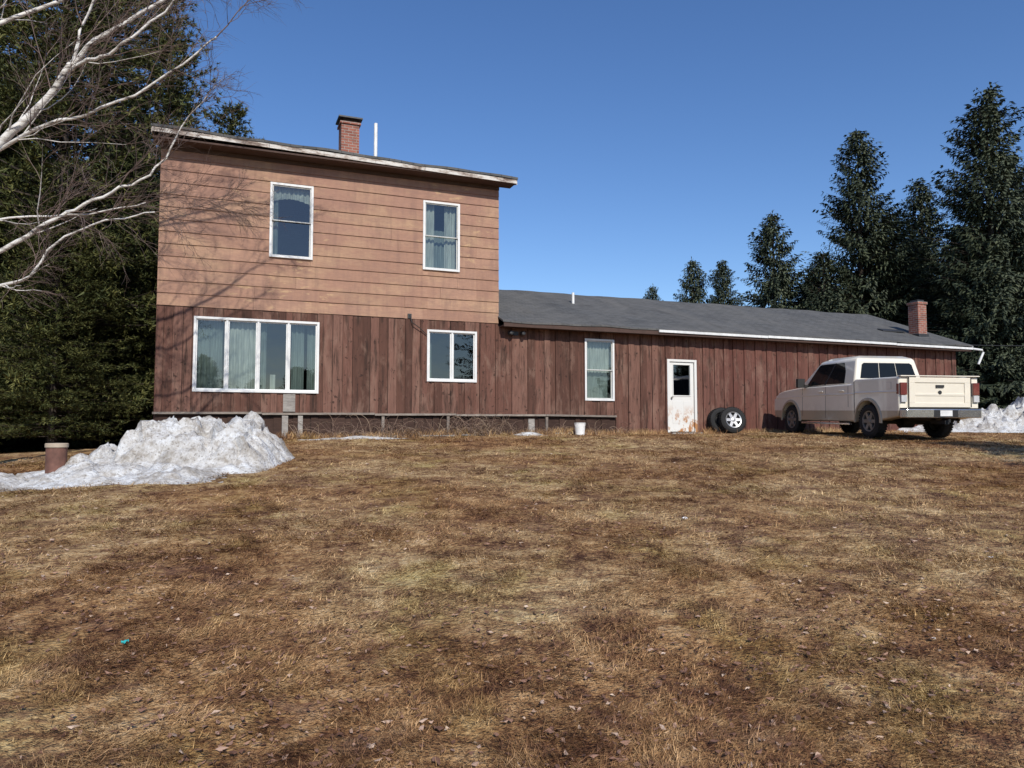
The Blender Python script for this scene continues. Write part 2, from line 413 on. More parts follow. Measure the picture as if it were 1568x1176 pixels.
curtain(a+.05,a+.62,z0,z1,.2,0); curtain(a+.75,a+1.38,z0,z1,.17,1); curtain(a+1.46,a+1.62,z0,z1,.22,0); curtain(a+2.2,a+2.5,z0,z1,.2,0); curtain(a+2.58,b-.02,z0,z1,.24,0)
cu.box(a+1.72,a+1.84,.3,.4,z0-.02,z0+.45,1)
a,b,z0,z1=OPEN['upl']; curtain(a+.05,b-.05,z1-.42,z1,.12,1,sag=.1); curtain(a+.05,a+.20,z0,z1-.2,.18,0)
a,b,z0,z1=OPEN['upr']; curtain(a+.04,a+.34,z0,z1,.14,1); curtain(b-.36,b-.04,z0,z1,.14,1); curtain(a+.3,b-.3,z0,z1-.7,.2,0)
a,b,z0,z1=OPEN['long']; curtain(a+.03,b-.03,z0+.8,z1,.13,1); curtain(a+.03,b-.1,z0,z0+.9,.17,0,.015,.2)
a,b,z0,z1=OPEN['small']; curtain(a+.1,a+.2,z0,z1,.3,0)
fr.obj('window_frames',[M_WHT,M_SASH],house,bevel=.004); gl.obj('window_glass',[M_GLS],house,recalc=False); cu.obj('curtains',[M_CU1,M_CU2],house,smooth=False,recalc=False)
# door
m=NT('door_paint'); rust=m.noise(2.6,6,.7,m.coord((1,1,.7))); sp=m.n('ShaderNodeSeparateXYZ'); m.l(m.coord(),sp.inputs[0])
low=m.ramp(m.math('SUBTRACT',.75,sp.outputs['Z']),[(0,0),(.5,1)])
m.col(m.mix(m.math('MULTIPLY',m.ramp(rust,[(.50,0),(.55,1)]),low),(.70,.69,.65),(.42,.20,.08))); M_DOOR=m.set(.5)
a,b,z0,z1=OPEN['door']; d=MB()
d.box(a-.02,a+.06,-.07,.09,z0,z1+.02); d.box(b-.06,b+.02,-.07,.09,z0,z1+.02); d.box(a+.06,b-.06,-.068,.09,z1-.05,z1+.02)
A,B=a+.06,b-.06; wz0,wz1=1.02,1.92; wa,wb=A+.14,B-.14
d.box(A+.012,wa,-.03,.02,z0+.02,z1-.06); d.box(wb,B-.012,-.03,.02,z0+.02,z1-.06); d.box(wa,wb,-.03,.02,z0+.02,wz0); d.box(wa,wb,-.03,.02,wz1,z1-.06)
for (p,q,r,t) in ((wa-.03,wa,wz0-.03,wz1+.03),(wb,wb+.03,wz0-.03,wz1+.03),(wa,wb,wz0-.03,wz0),(wa,wb,wz1,wz1+.03)): d.box(p,q,-.045,-.031,r,t)
for (p,q,r,t) in ((A+.1,A+.38,.2,.85),(B-.38,B-.1,.2,.85)):
    d.box(p,q,-.037,-.0305,r,t)
d.obj('entry_door',[M_DOOR],house,bevel=.004)
g=MB(); g.add([(wa,-.01,wz0),(wb,-.01,wz0),(wb,-.01,wz1),(wa,-.01,wz1)],[(0,1,2,3)]); g.obj('door_glass',[M_GLS],house,recalc=False)
k=MB(); k.lathe([(-.09,.0),(-.088,.03),(-.06,.03),(-.05,.012),(-.03,.012)],12,Matrix.Translation((A+.07,0,.95))); k.box(a-.05,b+.05,-.35,-.05,-.16,-.075); k.obj('door_knob_and_step',[M_GRY],house)
# roofs
def roof(x0,x1,tf,zf,tr,zr,tb,name,th=.05,sagL=0,sagR=0):
    mb=MB(); n=40
    for (ya,za,yb,zb) in ((tf,zf,tr,zr),(tb,zf,tr,zr)):
        vs=[];fs=[];m_=10
        for j in range(m_+1):
            for i in range(n+1):
                s=x0+(x1-x0)*i/n; f=j/m_
                dz=sagL+(sagR-sagL)*i/n
                wob=.012*math.sin(s*1.7)+.01*math.sin(s*4.1+f*3)
                vs.append((s,ya+(yb-ya)*f,za+(zb-za)*f+dz+wob))
        N=len(vs)
        vs+= [(x,y,z-th) for (x,y,z) in vs]
        for j in range(m_):
            for i in range(n):
                k=j*(n+1)+i; fs.append((k,k+1,k+n+2,k+n+1)); fs.append((N+k,N+k+n+1,N+k+n+2,N+k+1))
        for i in range(n): fs.append((i,N+i,N+i+1,i+1))
        for j in range(m_):
            a_=j*(n+1); b_=(j+1)*(n+1); fs.append((a_,b_,N+b_,N+a_)); a_+=n;b_+=n; fs.append((a_,N+a_,N+b_,b_))
        mb.add(vs,fs)
    return mb.obj(name,[M_SHI],house)
EZ=6.83; RX0,RX1=SL-.22,SM+.40
roof(RX0,RX1,-.50,EZ,D/2,EZ+1.12,D+.5,'main_roof',.06,.07,-.07)
roof(SM+.005,SR+.35,-.42,2.93,4.1,4.66,D+.42,'wing_roof',.045,-.04,.02)
mb=MB()
n=7
for i in range(n):
    a0=RX0+.02+(RX1-RX0-.04)*i/n; a1=RX0+.02+(RX1-RX0-.04)*(i+1)/n-.006
    za=EZ+.07-.14*i/n-.07; zb=EZ+.07-.14*(i+1)/n-.07; h=.10
    mb.hexa([(a0,-.485,za-h),(a1,-.485,zb-h),(a1,-.46,zb-h),(a0,-.46,za-h),(a0,-.485,za),(a1,-.485,zb),(a1,-.46,zb),(a0,-.46,za)])
for x,dz in ((RX0+.005,.06),(RX1-.035,-.07)):
    for (y0,y1,s0,s1) in ((-.455,D/2,0,1.12),(D/2,D+.45,1.12,0)):
        mb.hexa([(x,y0,EZ+dz+s0-.19),(x+.03,y0,EZ+dz+s0-.19),(x+.03,y1,EZ+dz+s1-.19),(x,y1,EZ+dz+s1-.19),(x,y0,EZ+dz+s0-.055),(x+.03,y0,EZ+dz+s0-.055),(x+.03,y1,EZ+dz+s1-.055),(x,y1,EZ+dz+s1-.055)])
mb.obj('main_fascia',[M_FAS],house)
mb=MB(); mb.box(RX0+.04,RX1-.04,-.455,-.002,6.60,6.64); mb.box(SL-.03,SM+.03,-.05,0,6.50,6.60)
for x in (SL,SM-.1): mb.add([(x,0,6.64),(x,D,6.64),(x,D/2,EZ+.95),(x+.1,0,6.64),(x+.1,D,6.64),(x+.1,D/2,EZ+.95)],[(0,1,2),(5,4,3),(0,2,5,3),(1,4,5,2)])
x=SR-.1; mb.add([(x,0,2.8),(x,D,2.8),(x,D/2,4.5),(x+.1,0,2.8),(x+.1,D,2.8),(x+.1,D/2,4.5)],[(0,1,2),(5,4,3),(0,2,5,3),(1,4,5,2)])
mb.box(SM+.04,SR+.3,-.37,-.002,2.76,2.785); mb.box(SM+.04,SR+.3,-.40,-.372,2.74,2.865)
mb.obj('soffits',[M_SOF],house)
mb=MB()
for (a0,a1,dz) in ((-.98,2.9,0),(2.91,8.2,.008),(8.21,SR+.33,-.004)):
    mb.box(a0,a1,-.445,-.402,2.805+dz,2.875+dz)
mb.tube([(SR+.33,-.42,2.83),(SR+.75,-.45,2.80),(SR+.82,-.45,2.72),(SR+.62,-.4,2.3)],.04,8)
for y0,y1,s0,s1 in ((-.42,4.1,0,1.73),(4.1,D+.42,1.73,0)):
    x=SR+.345; z=2.95; mb.hexa([(x,y0,z+s0-.11),(x+.02,y0,z+s0-.11),(x+.02,y1,z+s1-.11),(x,y1,z+s1-.11),(x,y0,z+s0-.02),(x+.02,y0,z+s0-.02),(x+.02,y1,z+s1-.02),(x,y1,z+s1-.02)])
mb.obj('drip_edge_and_gutter',[M_DRIP],house)
mb=MB(); mb.box(-9.79,-9.31,1.3,1.78,6.8,8.28,0); mb.box(-9.83,-9.27,1.26,1.82,8.2801,8.34,0); mb.box(-9.74,-9.36,1.35,1.73,8.3401,8.43,1); mb.box(-9.87,-9.23,1.22,1.86,8.4301,8.47,1); mb.box(-9.84,-9.26,1.25,1.83,7.02,7.16,2)
mb.obj('main_chimney',[M_BRK,M_MET,M_FAS],house)
mb=MB(); mb.box(10.45,10.86,.60,1.01,3.0,4.5,0); mb.box(10.42,10.89,.57,1.04,4.5001,4.58,0); mb.box(10.5,10.81,.65,.96,4.5801,4.66,1); mb.box(10.41,10.90,.56,1.05,3.1,3.42,2); mb.obj('wing_chimney',[M_BRK,M_MET,M_MET],house)
mb=MB(); mb.hexa([(9.2,1.0,3.50),(10.3,1.0,3.50),(10.3,1.25,3.60),(9.2,1.25,3.60),(9.2,1.0,3.53),(10.3,1.0,3.53),(10.3,1.25,3.63),(9.2,1.25,3.63)]); mb.obj('roof_flashing',[M_MET],house)
mb=MB(); mb.tube([(-8.88,1.2,7),(-8.88,1.2,8.36)],.05,10); mb.tube([(-2.28,2.5,3.8),(-2.28,2.5,4.36)],.045,10); mb.obj('vent_pipes',[M_PIPE],house,smooth=True,autos=40)
mb=MB(); mb.box(-5.35,-5.2,-.10,-.045,2.55,2.65); mb.lathe([(0,.0),(0,.07),(-.02,.075),(-.14,.05),(-.15,.0)],10,Matrix.Translation((-5.45,-.1,2.60))); mb.lathe([(0,.0),(0,.07),(-.02,.075),(-.14,.05),(-.15,.0)],10,Matrix.Translation((-5.1,-.1,2.60)))
mb.tube([(-8.2,-.09,2.95),(-8.15,-.12,2.75),(-7.95,-.11,2.62),(-7.75,-.09,2.45)],.012,5); mb.box(-8.25,-8.15,-.07,-.04,2.86,2.98)
mb.obj('wall_lamp_fixture',[M_MET],house)

# ------------------------------------------------------------------ dead vines and rank grass along the skirting
def vines():
    r=random.Random(8); mb=MB()
    for i in range(480):
        s=r.uniform(-11.0,-2.0); q=r.random()
        if q<.40: s=r.gauss(-6.3,.5)
        elif q<.6: s=r.gauss(-9.2,.8)
        x,y,_=H2W(s,-r.uniform(.18,.55)); z=tz(x,y); h=r.uniform(.15,.68)*(1.1 if s<-5.5 else .7)
        p=Vector((x,y,z)); pts=[p.copy()]; d=Vector((r.gauss(0,.5),r.gauss(0,.2),1)).normalized()
        for k in range(6):
            d=(d+Vector((r.gauss(0,.30),r.gauss(0,.18),-.13*k))).normalized(); p=p+d*h/4.5; pts.append(p.copy())
        mb.tube(pts,[.006,.006,.005,.005,.004,.003,.002],3,0,False)
    m=NT('dead_stems'); m.col(m.ramp(m.island(),[(0,(.08,.048,.035)),(.6,(.19,.12,.085)),(1,(.34,.25,.17))])); mb.obj('dead_vines',[m.set(.85)],recalc=False)
    rs=np.random.RandomState(3); N=9000
    S=rs.uniform(-14,9,N); T=-np.abs(rs.normal(0,.22,N))-.05
    k=(S<-.6)|(S>.7)|(T<-.4); S=S[k];T=T[k];N=len(S)
    X=4.98+.930*S-.366*T; Y=22.2+.366*S+.930*T; Z=terr(X,Y)-.01
    h=rs.uniform(.05,.20,N)*(.5+vnoise(S,T*0,1.1,4)); az=rs.uniform(0,6.28,N); W=.007
    V=np.empty((N,3,3)); V[:,0]=np.stack([X-W,Y,Z],-1);V[:,1]=np.stack([X+W,Y,Z],-1);V[:,2]=np.stack([X+np.cos(az)*h*.6,Y+np.sin(az)*h*.6,Z+h],-1)
    tri_mesh('wall_base_grass',V,M_BLADE)
    # a few odd boards and sticks fallen along the foundation
    b=MB()
    for (s0,t0,l,a) in ((-9.6,-.42,1.3,.1),(-8.0,-.35,.9,-.2),(-4.2,-.3,1.0,.06),(-6.9,-.6,.7,.5)):
        x,y,_=H2W(s0,t0); z=tz(x,y)+.02; c_,s_=math.cos(ANG+a),math.sin(ANG+a); w=.055
        P=[(x,y),(x+c_*l,y+s_*l),(x+c_*l-s_*w*2,y+s_*l+c_*w*2),(x-s_*w*2,y+c_*w*2)]
        b.hexa([(p[0],p[1],z) for p in P]+[(p[0],p[1],z+.03) for p in P])
    b.obj('scrap_lumber',[M_GRY])
vines()

# ------------------------------------------------------------------ snow
def m_snow():
    m=NT('old_snow'); d=m.noise(1.6,6,.78); e=m.noise(7,6,.78); g=m.noise(26,3,.7)
    c=m.ramp(d,[(.36,(.32,.29,.25)),(.46,(.54,.52,.49)),(.60,(.70,.71,.71))]); c=m.mix(m.ramp(e,[(.49,0),(.64,.7)]),c,(.27,.23,.185)); c=m.mix(m.ramp(g,[(.58,0),(.64,.6)]),c,(.14,.11,.08))
    m.col(c); m.bump(m.math('ADD',m.noise(16,5,.7),m.math('MULTIPLY',m.noise(5,4,.6),1.5)),.7,.06); return m.set(.75,spec=.25)
M_SNOW=m_snow()
def snow(name,x0,x1,y0,y1,st,fn,chunk=.12):
    xs=np.arange(x0,x1,st); ys=np.arange(y0,y1,st); nx,ny=len(xs),len(ys); V=[];ok=[]
    for y in ys:
        for x in xs:
            h=fn(x,y)
            n1=mn.noise(Vector((x*1.3,y*1.3,1.7))); n2=mn.noise(Vector((x*3.6,y*3.6,4.2))); 
            vd=mn.voronoi(Vector((x*2.6+n1*.6,y*2.6,2.1)))[0]; ve=mn.voronoi(Vector((x*6.5,y*6.5+n2*.5,7.1)))[0]
            amp=min(1,max(0,h)*2.0+.12)
            h2=h+amp*(n1*.12+n2*.10+chunk*(min(.5,vd[1]-vd[0])*1.3-.3)+chunk*.5*(min(.5,ve[1]-ve[0])-.2)+.03*mn.noise(Vector((x*11,y*11,.5))))
            V.append((x+amp*.16*mn.noise(Vector((x*4,y*4,9))),y+amp*.16*mn.noise(Vector((x*4,y*4,19))),tz(x,y)+h2-.015)); ok.append(h2>-.04)
    F=[]
    for j in range(ny-1):
        for i in range(nx-1):
            k=j*nx+i
            if ok[k] or ok[k+1] or ok[k+nx] or ok[k+nx+1]: F.append((k,k+1,k+nx+1,k+nx))
    mb=MB(); mb.v=V; mb.f=F; mb.m=[0]*len(F); mb.obj(name,[M_SNOW],smooth=True,recalc=False,autos=50)
def g2(x,y,cx,cy,sx,sy,p=2): return math.exp(-(abs((x-cx)/sx)**p+abs((y-cy)/sy)**p))
def f1(x,y):
    h=.72*g2(x,y,-5.0,12.5,1.06,1.0,6)+.36*g2(x,y,-6.3,12.6,.8,.85,3)+.20*g2(x,y,-7.2,12.3,.9,.8)+.14*g2(x,y,-5.6,11.2,1.5,.8)
    cy=10.5+.35*math.sin(x*.9)-.12*(x+6); h+=.24*g2(x,y,-7.5,cy,3.0,.62,2.6)*(1+.5*math.sin(x*3.1)*math.sin(x*1.7+1))
    return h-.075
snow('snow_bank',-11.2,-2.9,8.6,15,.045,f1,.32)
def f2(x,y): return 1.45*g2(x,y,20.4,27,2.9,2.2,2.4)+.6*g2(x,y,15.8,25.6,2.6,.9)+.45*g2(x,y,17.5,25.2,2,1.1)-.08
snow('snow_bank',12,24,23.4,30,.08,f2,.4)
def f3(x,y):
    s=(x-4.98)*.93+(y-22.2)*.366; t=-(x-4.98)*.366+(y-22.2)*.93
    return .13*g2(s,t,-9.6,-.75,1.7,.28)+.17*g2(s,t,-5.1,-.6,.55,.3)-.06
snow('snow_patch',-6.2,1.2,16.8,20.6,.05,f3,.06)

# ------------------------------------------------------------------ conifers
def foliage_mat(name,dark,mid,light):
    m=NT(name); isl=m.island(); cl=m.noise(.7,3,.65); 
    c=m.ramp(m.math('ADD',m.math('MULTIPLY',isl,.45),m.math('MULTIPLY',cl,.6)),[(.25,dark),(.5,mid),(.75,light)])
    m.col(c); return m.set(.65,spec=.2)
M_SPR=foliage_mat('spruce_needles',(.024,.032,.020),(.048,.062,.036),(.092,.106,.060))
M_PIN=foliage_mat('pine_needles',(.028,.037,.013),(.066,.078,.026),(.160,.155,.050))
M_TRK=m_weather('conifer_bark',(.035,.027,.022),(.08,.062,.05))
def kite(mb,p,d,side,l,w,mi=1):
    a=p+d*(l*.45)
    mb.add([p,a+side*w,p+d*l,a-side*w],[(0,1,2,3)],mi)
def spruce(name,H,Rr,seed,base=.02):
    r=random.Random(seed); mb=MB()
    mb.tube([(0,0,-.5),(0,0,H*.5),(0,0,H*.97)],[.24,.13,.015],7,0)
    z=H*base
    while z<H*.985:
        t=z/H; r0=Rr*((1-t)**.70)*(1+.10*math.sin(z*2.3+seed)+.06*math.sin(z*5.1))+.08; n=r.choice((7,8,9))
        for k in range(n):
            az=r.uniform(0,6.283); rr=r0*r.uniform(.6,1.12); 
            if r.random()<.06: rr*=1.18
            d=Vector((math.cos(az),math.sin(az),0)); pe=Vector((-d.y,d.x,0)); sl=-.45+.95*t
            f=.22; st=.15/max(rr,.3); 
            mb.tube([(0,0,z),tuple(d*rr*.9+Vector((0,0,z+rr*(sl*.9+.22*.8))))],[.02,.006],3,0,False)
            while f<=1.0:
                p=d*(rr*f)+Vector((0,0,z+rr*(sl*f+.22*f*f)))+Vector((r.gauss(0,.03),r.gauss(0,.03),r.gauss(0,.03)))
                for sg in (-1,1):
                    ca=r.uniform(.45,.85); td=(d*ca+pe*sg*math.sqrt(1-ca*ca)+Vector((0,0,r.uniform(-.5,.12)))).normalized()
                    l=min(.66,.19+.28*rr*(1-f)+r.uniform(0,.12)); up=Vector((r.gauss(0,.5),r.gauss(0,.5),1)).normalized(); sd=td.cross(up).normalized()
                    kite(mb,p,td,sd,l,r.uniform(.04,.065))
                    hd=(td*.5+Vector((0,0,-.8))).normalized(); kite(mb,p+td*l*.4,hd,pe,l*.6,.045)
                f+=st
        z+=.16+.004*H
    for k in range(10):
        kite(mb,Vector((0,0,H*.93+k*.09)),Vector((math.cos(k*2.4)*.6,math.sin(k*2.4)*.6,.8)).normalized(),Vector((-math.sin(k*2.4),math.cos(k*2.4),0)),.25,.03)
    return mb.obj(name,[M_TRK,M_SPR],recalc=False)
def pine(name,H,Rr,seed,base=.12):
    r=random.Random(seed); mb=MB()
    mb.tube([(0,0,-.6),(.1,0,H*.4),(-.1,.1,H*.75),(0,0,H)],[.24,.17,.09,.02],8,0)
    z=H*base
    while z<H*.99:
        t=z/H; prof=(min(1,(t-base+.09)*6))*((1-t)**.6)*1.1
        for k in range(r.choice((5,6,7))):
            az=r.uniform(0,6.283); rr=Rr*prof*r.uniform(.45,1.15)+.3
            d=Vector((math.cos(az),math.sin(az),0)); pe=Vector((-d.y,d.x,0)); sl=-.18+.6*t+r.gauss(0,.08)
            pos=lambda f: d*(rr*f)+Vector((0,0,z+rr*(sl*f+.12*f*f)))
            mb.tube([tuple(pos(0)),tuple(pos(.5)),tuple(pos(1))],[.04,.022,.008],3,0,False)
            nt=int(4+rr*7)
            for q in range(nt):
                f=r.uniform(.25,1.03); p=pos(f)+pe*r.gauss(0,.18*rr*(1.1-f)+.08)+Vector((0,0,r.gauss(0,.08)))
                for b in range(9):
                    v=(d*.55+Vector((r.gauss(0,.6),r.gauss(0,.6),r.gauss(.22,.5)))).normalized()
                    sd=v.cross(Vector((r.gauss(0,1),r.gauss(0,1),1))).normalized()
                    l=r.uniform(.15,.30); w=r.uniform(.018,.034)
                    mb.add([p-sd*w,p+sd*w,p+v*l],[(0,1,2)],1)
        z+=r.uniform(.22,.36)
    return mb.obj(name,[M_TRK,M_PIN],recalc=False)
SP=[spruce('spruce_tree',16,4.1,1),spruce('spruce_tree',16,4.3,2),spruce('spruce_tree',12,3.5,3)]
SPH=[16,16,12]
PN=[pine('pine_tree',20,4.4,4,.07),pine('pine_tree',20,4.1,5,.05)]
rt=random.Random(21)
def place(o,x,y,H,base,wid=1,parent=None):
    o.location=(x,y,tz(x,y)-.1); s=H/base; o.scale=(s*wid,s*wid,s); o.rotation_euler=(0,0,rt.uniform(0,6.28))
    if parent: o.parent=parent
def inst(src,name): return link(bpy.data.objects.new(name,src.data))
place(SP[0],20.2,43,18.1,16,1.0); place(SP[1],24.9,38.5,18.4,16,1.08); place(SP[2],15.5,44,13.3,12,1.0)
for (k,x,y,H,w) in ((1,26.0,47,16.4,1.1),(2,12.6,52,12.4,.9),(2,10.4,55,11.2,.8),(0,15.6,55,13.2,1.0),(2,22.6,44,13.5,1.2),(2,17.6,42,10.5,1.2),(0,29.5,44,17,1.1),(2,23.5,37.5,9,1.3)):
    place(inst(SP[k],'spruce_tree'),x,y,H,SPH[k],w)
place(PN[0],-14.3,23.5,20,20,1.0); place(PN[1],-13.6,28.8,18.5,20,.85)
for (k,x,y,H,w) in ((0,-18.2,25,21,1.05),(1,-12.6,33,15.2,1.05),(1,-20.5,22,19,1.1),(0,-16.3,29.5,21,1.05),(1,-22,29,21,1.1),(0,-11.9,28.6,9.5,1.5),(1,-17.0,22.6,9,1.5),(0,-13.2,21.6,7.5,1.4),(1,13.0,5.9,9.6,1.8)):
    place(inst(PN[k],'pine_tree'),x,y,H,20,w)
df=empty('distant_forest')
for i in range(46):
    u=rt.uniform(.38,.95); y=rt.uniform(44,62); k=rt.randrange(3); place(inst(SP[k],'conifer'),u*y,y,rt.uniform(7.5,12.5) if u<.6 else rt.uniform(10,15),SPH[k],1.1,df)
for i in range(36):
    u=rt.uniform(-1.0,-.45); y=rt.uniform(30,48); k=rt.randrange(3); place(inst(SP[k],'conifer'),u*y,y,rt.uniform(8,12) if u>-.5 else rt.uniform(12,17),SPH[k],1.1,df)
for i in range(24):
    u=rt.uniform(-.45,.45); y=rt.uniform(62,80); k=rt.randrange(3); place(inst(SP[k],'conifer'),u*y,y,rt.uniform(5,7),SPH[k],1.3,df)
for i in range(44):
    a=rt.uniform(-1.35,1.35); d=rt.uniform(55,80); x=d*math.sin(a); y=-d*math.cos(a); k=rt.randrange(3); place(inst(SP[k],'conifer'),x,y,rt.uniform(9,15),SPH[k],1.4,df)

# ------------------------------------------------------------------ birch
def birch():
    r=random.Random(14); mb=MB()
    def grow(p,d,L,rad,depth,up):
        n=5 if depth<3 else 4; pts=[p.copy()]; q=p.copy()
        for k in range(n):
            d=(d+Vector((r.gauss(0,.15),r.gauss(0,.15),r.gauss(up,.12)))).normalized(); q=q+d*(L/n); pts.append(q.copy())
        rr=[rad*(1-.75*k/n) for k in range(n+1)]
        mb.tube(pts,rr,4 if rad>.012 else 3,0 if rad>.012 else 1,False)
        if depth>=3: return
        nb={0:8,1:6,2:4}[depth]
        for b in range(nb):
            f=r.uniform(.2,1); i=min(n-1,int(f*n)); pp=pts[i].lerp(pts[i+1],f*n-i); dd=(pts[i+1]-pts[i]).normalized()
            rv=Vector((r.gauss(0,1),r.gauss(0,1),r.gauss(0,1))); rv=(rv-dd*rv.dot(dd)).normalized(); nd=(dd+rv*r.uniform(.4,.8)).normalized()
            grow(pp,nd,L*r.uniform(.38,.68),max(.0028,rad*.48),depth+1,-.03 if depth>0 else .02)
    def limb(pts,r0,r1,nb,Ls=(1.0,1.9)):
        r0*=.74; P=[Vector(p) for p in pts]; S=[]
        for i in range(len(P)-1):
            a=P[max(i-1,0)];b=P[i];c=P[i+1];e=P[min(i+2,len(P)-1)]
            for k in range(4):
                t=k/4; S.append(.5*((2*b)+(-a+c)*t+(2*a-5*b+4*c-e)*t*t+(-a+3*b-3*c+e)*t**3)+Vector((r.gauss(0,.012),r.gauss(0,.03),r.gauss(0,.012))))
        S.append(P[-1]); n=len(S); mb.tube(S,[r0+(r1-r0)*(k/(n-1))**.8 for k in range(n)],8,0)
        for b in range(nb):
            f=r.uniform(.18,1)*(n-1.001); i=int(f); pp=S[i].lerp(S[i+1],f-i); dd=(S[i+1]-S[i]).normalized()
            rv=Vector((r.gauss(0,1),r.gauss(0,.9),r.gauss(.1,1))); rv=(rv-dd*rv.dot(dd)).normalized(); nd=(dd+rv*r.uniform(.4,.9)).normalized()
            g=f/(n-1); grow(pp,nd,r.uniform(*Ls)*(1.15-.45*g),.0115*(1.2-.5*g),1,0.0)
        grow(S[-1],(S[-1]-S[-3]).normalized(),1.3,r1,0,0.0)
    Y=12.0
    mb.tube([(-9.9,Y+.3,-1.4),(-9.75,Y+.25,.5),(-9.5,Y+.15,2.4),(-9.3,Y,4.5),(-9.4,Y+.1,7),(-9.1,Y+.2,9.5),(-9.0,Y,11.5)],[.24,.19,.16,.13,.09,.05,.02],12,0)
    limb([(-9.35,Y,3.9),(-8.36,Y,4.67),(-7.75,Y,5.3),(-7.24,Y,5.98),(-6.87,Y,6.4),(-5.87,Y+.1,7.1),(-4.9,Y+.3,8.0)],.115,.02,17,(1,2.0))
    limb([(-7.3,Y,5.9),(-6.9,Y-.1,6.02),(-6.4,Y-.2,6.15),(-5.85,Y-.2,6.6),(-5.0,Y-.2,7.4)],.05,.014,11)
    limb([(-7.5,Y,5.6),(-7.2,Y+.1,6.3),(-7.1,Y+.2,7.0),(-6.6,Y+.2,8.2)],.05,.014,7)
    limb([(-9.35,Y,4.1),(-8.4,Y-.1,4.5),(-7.5,Y-.2,4.9),(-6.56,Y-.3,5.1),(-5.5,Y-.3,5.7),(-4.75,Y-.3,6.3)],.055,.012,15)
    limb([(-9.45,Y,2.4),(-8.3,Y+.1,2.94),(-7.67,Y+.1,3.37),(-7.15,Y+.1,3.6),(-6.58,Y+.1,3.9),(-6.0,Y+.2,4.2),(-5.6,Y+.2,4.8)],.062,.014,15)
    limb([(-9.5,Y,2.0),(-8.26,Y-.1,2.3),(-7.7,Y-.1,2.47),(-7.33,Y-.1,2.99),(-6.5,Y-.1,3.37),(-5.75,Y-.1,3.5)],.045,.01,10,(.7,1.4))
    limb([(-9.4,Y,3.1),(-8.3,Y+.2,3.5),(-7.0,Y+.2,3.55),(-6.05,Y+.2,3.75)],.035,.009,9,(.7,1.4))
    for e in ((-4.9,Y+.6,9.3),(-6.0,Y-.5,10.2),(-7.4,Y+.9,11),(-5.6,Y+1.6,8.6)):
        st=Vector((-9.3,Y,r.uniform(5,8))); md=st.lerp(Vector(e),.5)+Vector((0,0,.3)); limb([st,md,e],.06,.014,12,(1,2))
    m=NT('birch_bark'); v=m.coord((1,1,4)); dk=m.noise(3.2,5,.7,v); c=m.ramp(dk,[(.36,(.06,.05,.045)),(.43,(.40,.36,.32)),(.54,(.70,.67,.62))]); m.col(c); B=m.set(.7)
    m=NT('birch_twigs'); m.col(m.ramp(m.island(),[(0,(.09,.058,.046)),(1,(.22,.155,.13))])); T=m.set(.7)
    mb.obj('birch_tree',[B,T],recalc=False,smooth=True)
birch()

# ------------------------------------------------------------------ wheels
M_TIRE=simple('tire_rubber',(.022,.022,.022),.85,spec=.3); M_RIM=simple('alloy_rim',(.42,.42,.42),.35,.75,var=.08); M_DARK=simple('black_plastic',(.018,.018,.018),.7)
M_RIMD=simple('dusty_alloy_rim',(.20,.195,.185),.5,.5,var=.2)
def wheel(mb,T,rad=.40,w=.26,ro=.62):
    k=rad
    mb.lathe([(-w*.38,k*ro),(-w*.5,k*(ro+.06)),(-w*.52,k*.84),(-w*.42,k*.97),(-w*.2,k),(w*.2,k),(w*.42,k*.97),(w*.52,k*.84),(w*.5,k*(ro+.06)),(w*.38,k*ro)],32,T,0)
    for i in range(36):
        t=2*math.pi*i/36
        for y0,y1 in ((-.45,-.12),(.12,.45)):
            tt=t+(.04 if y0>0 else 0); pts=[]
            for rr in (k*.985,k*1.018):
                for (yy,dt) in ((y0,-.05),(y1,-.05),(y1,.05),(y0,.05)):
                    pts.append(T@Vector((rr*math.cos(tt+dt),w*yy,rr*math.sin(tt+dt))))
            mb.hexa(pts,0)
    mb.lathe([(-w*.40,k*(ro+.02)),(-w*.47,k*(ro+.01)),(-w*.44,k*(ro-.06)),(-w*.2,k*(ro-.08)),(w*.35,k*(ro-.08))],32,T,1)
    mb.lathe([(-w*.12,0.0),(-w*.12,k*(ro-.08))],32,T,2)
    for i in range(6):
        t=2*math.pi*i/6; c,s_=math.cos(t),math.sin(t); pts=[]
        for rr,hw,ya,yb in ((k*.08,k*.12,-w*.20,-w*.40),(k*(ro-.04),k*.10,-w*.20,-w*.43)):
            pts.append([(rr,-hw,ya),(rr,hw,ya),(rr,hw,yb),(rr,-hw,yb)])
        P=[T@Vector((a*c-b*s_,y,a*s_+b*c)) for row in pts for (a,b,y) in row]
        mb.hexa(P,1)
    mb.lathe([(-w*.2,k*.17),(-w*.43,k*.16),(-w*.46,k*.1),(-w*.46,0)],16,T,1)

